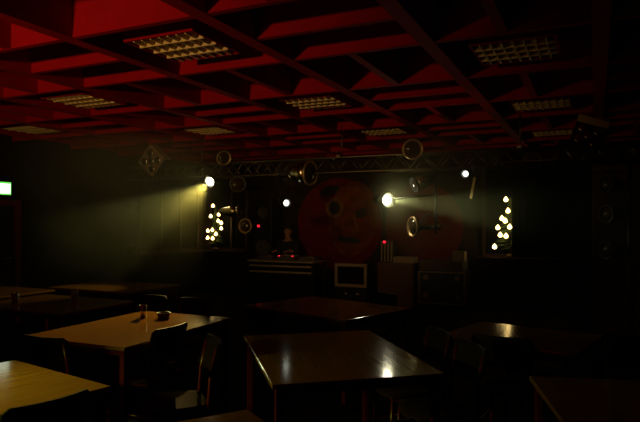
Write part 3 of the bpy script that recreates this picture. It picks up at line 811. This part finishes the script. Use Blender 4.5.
for hx, sgn in ((-0.11, 1), (0.175, -1)):
    wrist = Vector((hx, -0.365, 1.005))
    pj = [(wrist, (0.024, 0.02)), (wrist+Vector((0, -0.04, -0.004)), (0.038, 0.015)), (wrist+Vector((0, -0.075, -0.012)), (0.040, 0.013))]
    q = grow('hand', pj, [(0, 1), (1, 2)], M_SKIN, None, 1); merge(hands, q)
    for i, ln in enumerate((0.062, 0.074, 0.070, 0.054)):
        o = wrist + Vector((sgn*(0.030-0.020*i), -0.070, -0.010))
        pj = [(o, 0.009), (o+Vector((0, -ln*0.45, 0.0)), 0.0085), (o+Vector((0, -ln*0.75, -0.012)), 0.008), (o+Vector((0, -ln*0.95, -0.030)), 0.0065)]
        merge(hands, grow('finger', pj, [(0, 1), (1, 2), (2, 3)], M_SKIN, None, 1))
    o = wrist + Vector((sgn*0.022, -0.025, -0.008))
    pj = [(o, 0.011), (o+Vector((sgn*0.025, -0.025, -0.006)), 0.010), (o+Vector((sgn*0.034, -0.052, -0.016)), 0.008)]
    merge(hands, grow('thumb', pj, [(0, 1), (1, 2)], M_SKIN, None, 1))
merge(body, hands)
# face
lathe(body, [(0.0, -0.012), (0.012, -0.008), (0.016, 0.0), (0.008, 0.03), (0.0, 0.045)], 10, Matrix.Translation((0, -0.152, 1.385)), False)
for s in (-1, 1):
    lathe(body, [(0.0, -0.03), (0.014, -0.02), (0.018, 0.0), (0.014, 0.02), (0.0, 0.03)], 10, Matrix.Translation((s*0.080, -0.05, 1.39)), False)
for f in body.faces: f.smooth = True
pr = obj('person', body, M_SKIN, None, (xdj, YJ, 0))
tag(pr, 'seated person in dark clothes behind the long desk, hands on the decks', 'person')
b = bm_new()
for s in (-1, 1): lathe(b, [(0.0, -0.010), (0.012, 0.0), (0.0, 0.010)], 10, Matrix.Translation((s*0.032, -0.138, 1.412)), False)
obj('eyes', b, M_BLACK, pr)
b = bm_new(); tube(b, [(-0.025, -0.140, 1.345), (0, -0.147, 1.343), (0.025, -0.140, 1.345)], 0.005, 6); obj('mouth', b, M_RED, pr)
JH = [((0, -0.02, 1.44), (0.08, 0.085)), ((0, -0.03, 1.49), (0.074, 0.08)), ((0, 0.025, 1.40), (0.07, 0.045)), ((0, 0.02, 1.33), (0.055, 0.04))]
obj('hair', grow('hair', JH, [(0, 1), (0, 2), (2, 3)], M_HAIR, None, 2), M_HAIR, pr)
def fat(j, k=1.12, add=0.010):
    r = j[1] if isinstance(j[1], tuple) else (j[1], j[1]); return (j[0], (r[0]*k+add, r[1]*k+add))
JS = [fat(J[i]) for i in (0, 1, 2, 3)] + [((0, -0.040, 1.21), (0.07, 0.066))] + [fat(J[i]) for i in (18, 19)] + [((-0.16, -0.255, 0.99), (0.052, 0.052))] + [fat(J[i]) for i in (22, 23)] + [((0.197, -0.255, 0.99), (0.052, 0.052))]
obj('shirt', grow('shirt', JS, [(0, 1), (1, 2), (2, 3), (3, 4), (3, 5), (5, 6), (6, 7), (3, 8), (8, 9), (9, 10)], M_SHIRT, None, 2), M_SHIRT, pr)
JP = [fat((J[0][0], (0.15, 0.115)))] + [fat(J[i]) for i in (8, 9, 10)] + [((-0.13, -0.30, 0.12), (0.055, 0.055))] + [fat(J[i]) for i in (13, 14, 15)] + [((0.13, -0.30, 0.12), (0.055, 0.055))]
obj('trousers', grow('trousers', JP, [(0, 1), (1, 2), (2, 3), (3, 4), (0, 5), (5, 6), (6, 7), (7, 8)], M_SHIRT, None, 2), M_SHIRT, pr)
for s in (-1, 1):
    q = grow('shoe', [((s*0.13, -0.29, 0.055), (0.048, 0.05)), ((s*0.133, -0.37, 0.045), (0.05, 0.042)), ((s*0.136, -0.45, 0.036), (0.044, 0.032))], [(0, 1), (1, 2)], M_BLACK, None, 2)
    obj('shoe', q, M_BLACK, pr)

# ---------------------------------------------------------------- haze
hz = bm_new(); box(hz, ((XL+0.6)/2, 7.2, 1.55), (0.6-XL-0.1, 4.8, 2.5))
m = bpy.data.materials.new('stage_haze'); m.use_nodes = True
nt = m.node_tree
for n in list(nt.nodes): nt.nodes.remove(n)
out = nt.nodes.new('ShaderNodeOutputMaterial'); vs = nt.nodes.new('ShaderNodeVolumeScatter')
vs.inputs['Color'].default_value = (0.90, 0.92, 0.50, 1); vs.inputs['Density'].default_value = 0.035; vs.inputs['Anisotropy'].default_value = 0.0
geo = nt.nodes.new('ShaderNodeNewGeometry')
prev = None
for cen, rad, den in ((cA + rdir(-1, -0.30)*1.10, 1.85, 0.27), (cB + aimB.normalized()*0.75, 1.3, 0.13), (cB, 0.5, 0.55)):  # added dense smoke pockets shape the beams and the middle lamp's halo
    ds = nt.nodes.new('ShaderNodeVectorMath'); ds.operation = 'DISTANCE'; ds.inputs[1].default_value = cen
    nt.links.new(geo.outputs['Position'], ds.inputs[0])
    mr = nt.nodes.new('ShaderNodeMapRange'); mr.interpolation_type = 'SMOOTHSTEP'
    mr.inputs['From Min'].default_value = 0.0; mr.inputs['From Max'].default_value = rad
    mr.inputs['To Min'].default_value = den; mr.inputs['To Max'].default_value = 0.0
    nt.links.new(ds.outputs['Value'], mr.inputs['Value'])
    ad = nt.nodes.new('ShaderNodeMath'); ad.operation = 'ADD'; ad.inputs[1].default_value = 0.006
    nt.links.new(mr.outputs['Result'], ad.inputs[0])
    if prev is not None: nt.links.new(prev.outputs[0], ad.inputs[1])
    prev = ad
wisp = nt.nodes.new('ShaderNodeTexNoise'); wisp.inputs['Scale'].default_value = 1.6; wisp.inputs['Detail'].default_value = 2
nt.links.new(geo.outputs['Position'], wisp.inputs['Vector'])
wm = nt.nodes.new('ShaderNodeMapRange'); wm.inputs['From Min'].default_value = 0.3; wm.inputs['From Max'].default_value = 0.7; wm.inputs['To Min'].default_value = 0.5; wm.inputs['To Max'].default_value = 1.4
nt.links.new(wisp.outputs['Fac'], wm.inputs['Value'])
mu_ = nt.nodes.new('ShaderNodeMath'); mu_.operation = 'MULTIPLY'
nt.links.new(prev.outputs[0], mu_.inputs[0]); nt.links.new(wm.outputs['Result'], mu_.inputs[1]); nt.links.new(mu_.outputs[0], vs.inputs['Density'])
nt.links.new(vs.outputs['Volume'], out.inputs['Volume'])
h = obj('haze', hz, m); tag(h, 'thin smoke in the air round the stage lamps', 'haze', None, 'stuff')

# ---------------------------------------------------------------- light
def lamp(name, kind, loc, power, col, **kw):
    L = bpy.data.lights.new(name, kind); L.energy = power; L.color = col
    for k_, v in kw.items(): setattr(L, k_, v)
    o = bpy.data.objects.new(name, L); COL.objects.link(o); o.location = loc
    return o
def point(o, d): o.rotation_euler = Vector(d).to_track_quat('-Z', 'Y').to_euler()
la = lamp('left_beam', 'SPOT', cA + aimA.normalized()*0.05, 60, (1.0, 0.88, 0.34), spot_size=math.radians(43), spot_blend=0.5, shadow_soft_size=0.03)
point(la, aimA)
aimT = room(-1.72, 4.3, 0.75) - cA
lt = lamp('left_flood', 'SPOT', cA + aimA.normalized()*0.05, 720, (1.0, 0.74, 0.20), spot_size=math.radians(25), spot_blend=0.5, shadow_soft_size=0.03)
point(lt, aimT)
lb = lamp('middle_beam', 'SPOT', cB + aimB.normalized()*0.05, 120, (0.95, 1.0, 0.55), spot_size=math.radians(26), spot_blend=0.8, shadow_soft_size=0.03)
point(lb, aimB)
# an added dim warm fill light behind the truss for the music corner
lm = lamp('music_fill', 'SPOT', (-4.3, YT+0.5, 2.40), 15, (1.0, 0.50, 0.22), spot_size=math.radians(80), spot_blend=0.7, shadow_soft_size=0.08)
point(lm, Vector((-0.3, 4.0, -1.4)))
# unseen uplight behind the viewer and added side fill, both out of the frame
ul = lamp('rear_uplight', 'SPOT', (-3.4, -2.0, 2.05), 470, (1.0, 0.60, 0.22), spot_size=math.radians(84), spot_blend=0.9, shadow_soft_size=0.10)
point(ul, Vector((-0.85, 5.0, 2.9)))
sl = lamp('side_fill', 'SPOT', room(-2.75, 2.75, 1.25), 95, (0.78, 1.0, 0.10), spot_size=math.radians(75), spot_blend=0.9, shadow_soft_size=0.06)
point(sl, room(-2.05, 2.95, 0.75) - sl.location)

w = bpy.data.worlds.new('night'); C.world = w; w.use_nodes = True
w.node_tree.nodes['Background'].inputs['Color'].default_value = (0, 0, 0, 1)
w.node_tree.nodes['Background'].inputs['Strength'].default_value = 0.0

# ---------------------------------------------------------------- camera
cd = bpy.data.cameras.new('camera'); cd.sensor_width = 36.0; cd.lens = 36.0*F/640.0; cd.clip_start = 0.05; cd.clip_end = 100
co = bpy.data.objects.new('camera', cd); COL.objects.link(co)
co.location = (0, 0, EYE)
co.rotation_euler = (PI/2 + math.atan(10/F), 0, YAW)
C.camera = co
C.view_settings.view_transform = 'Standard'; C.view_settings.look = 'None'
C.view_settings.gamma = 1.0; C.view_settings.exposure = 0.0; C.view_settings.use_curve_mapping = False
C.cycles.use_denoising = True
C.cycles.max_bounces = 6
C.cycles.volume_bounces = 0
C.cycles.sample_clamp_indirect = 3.0
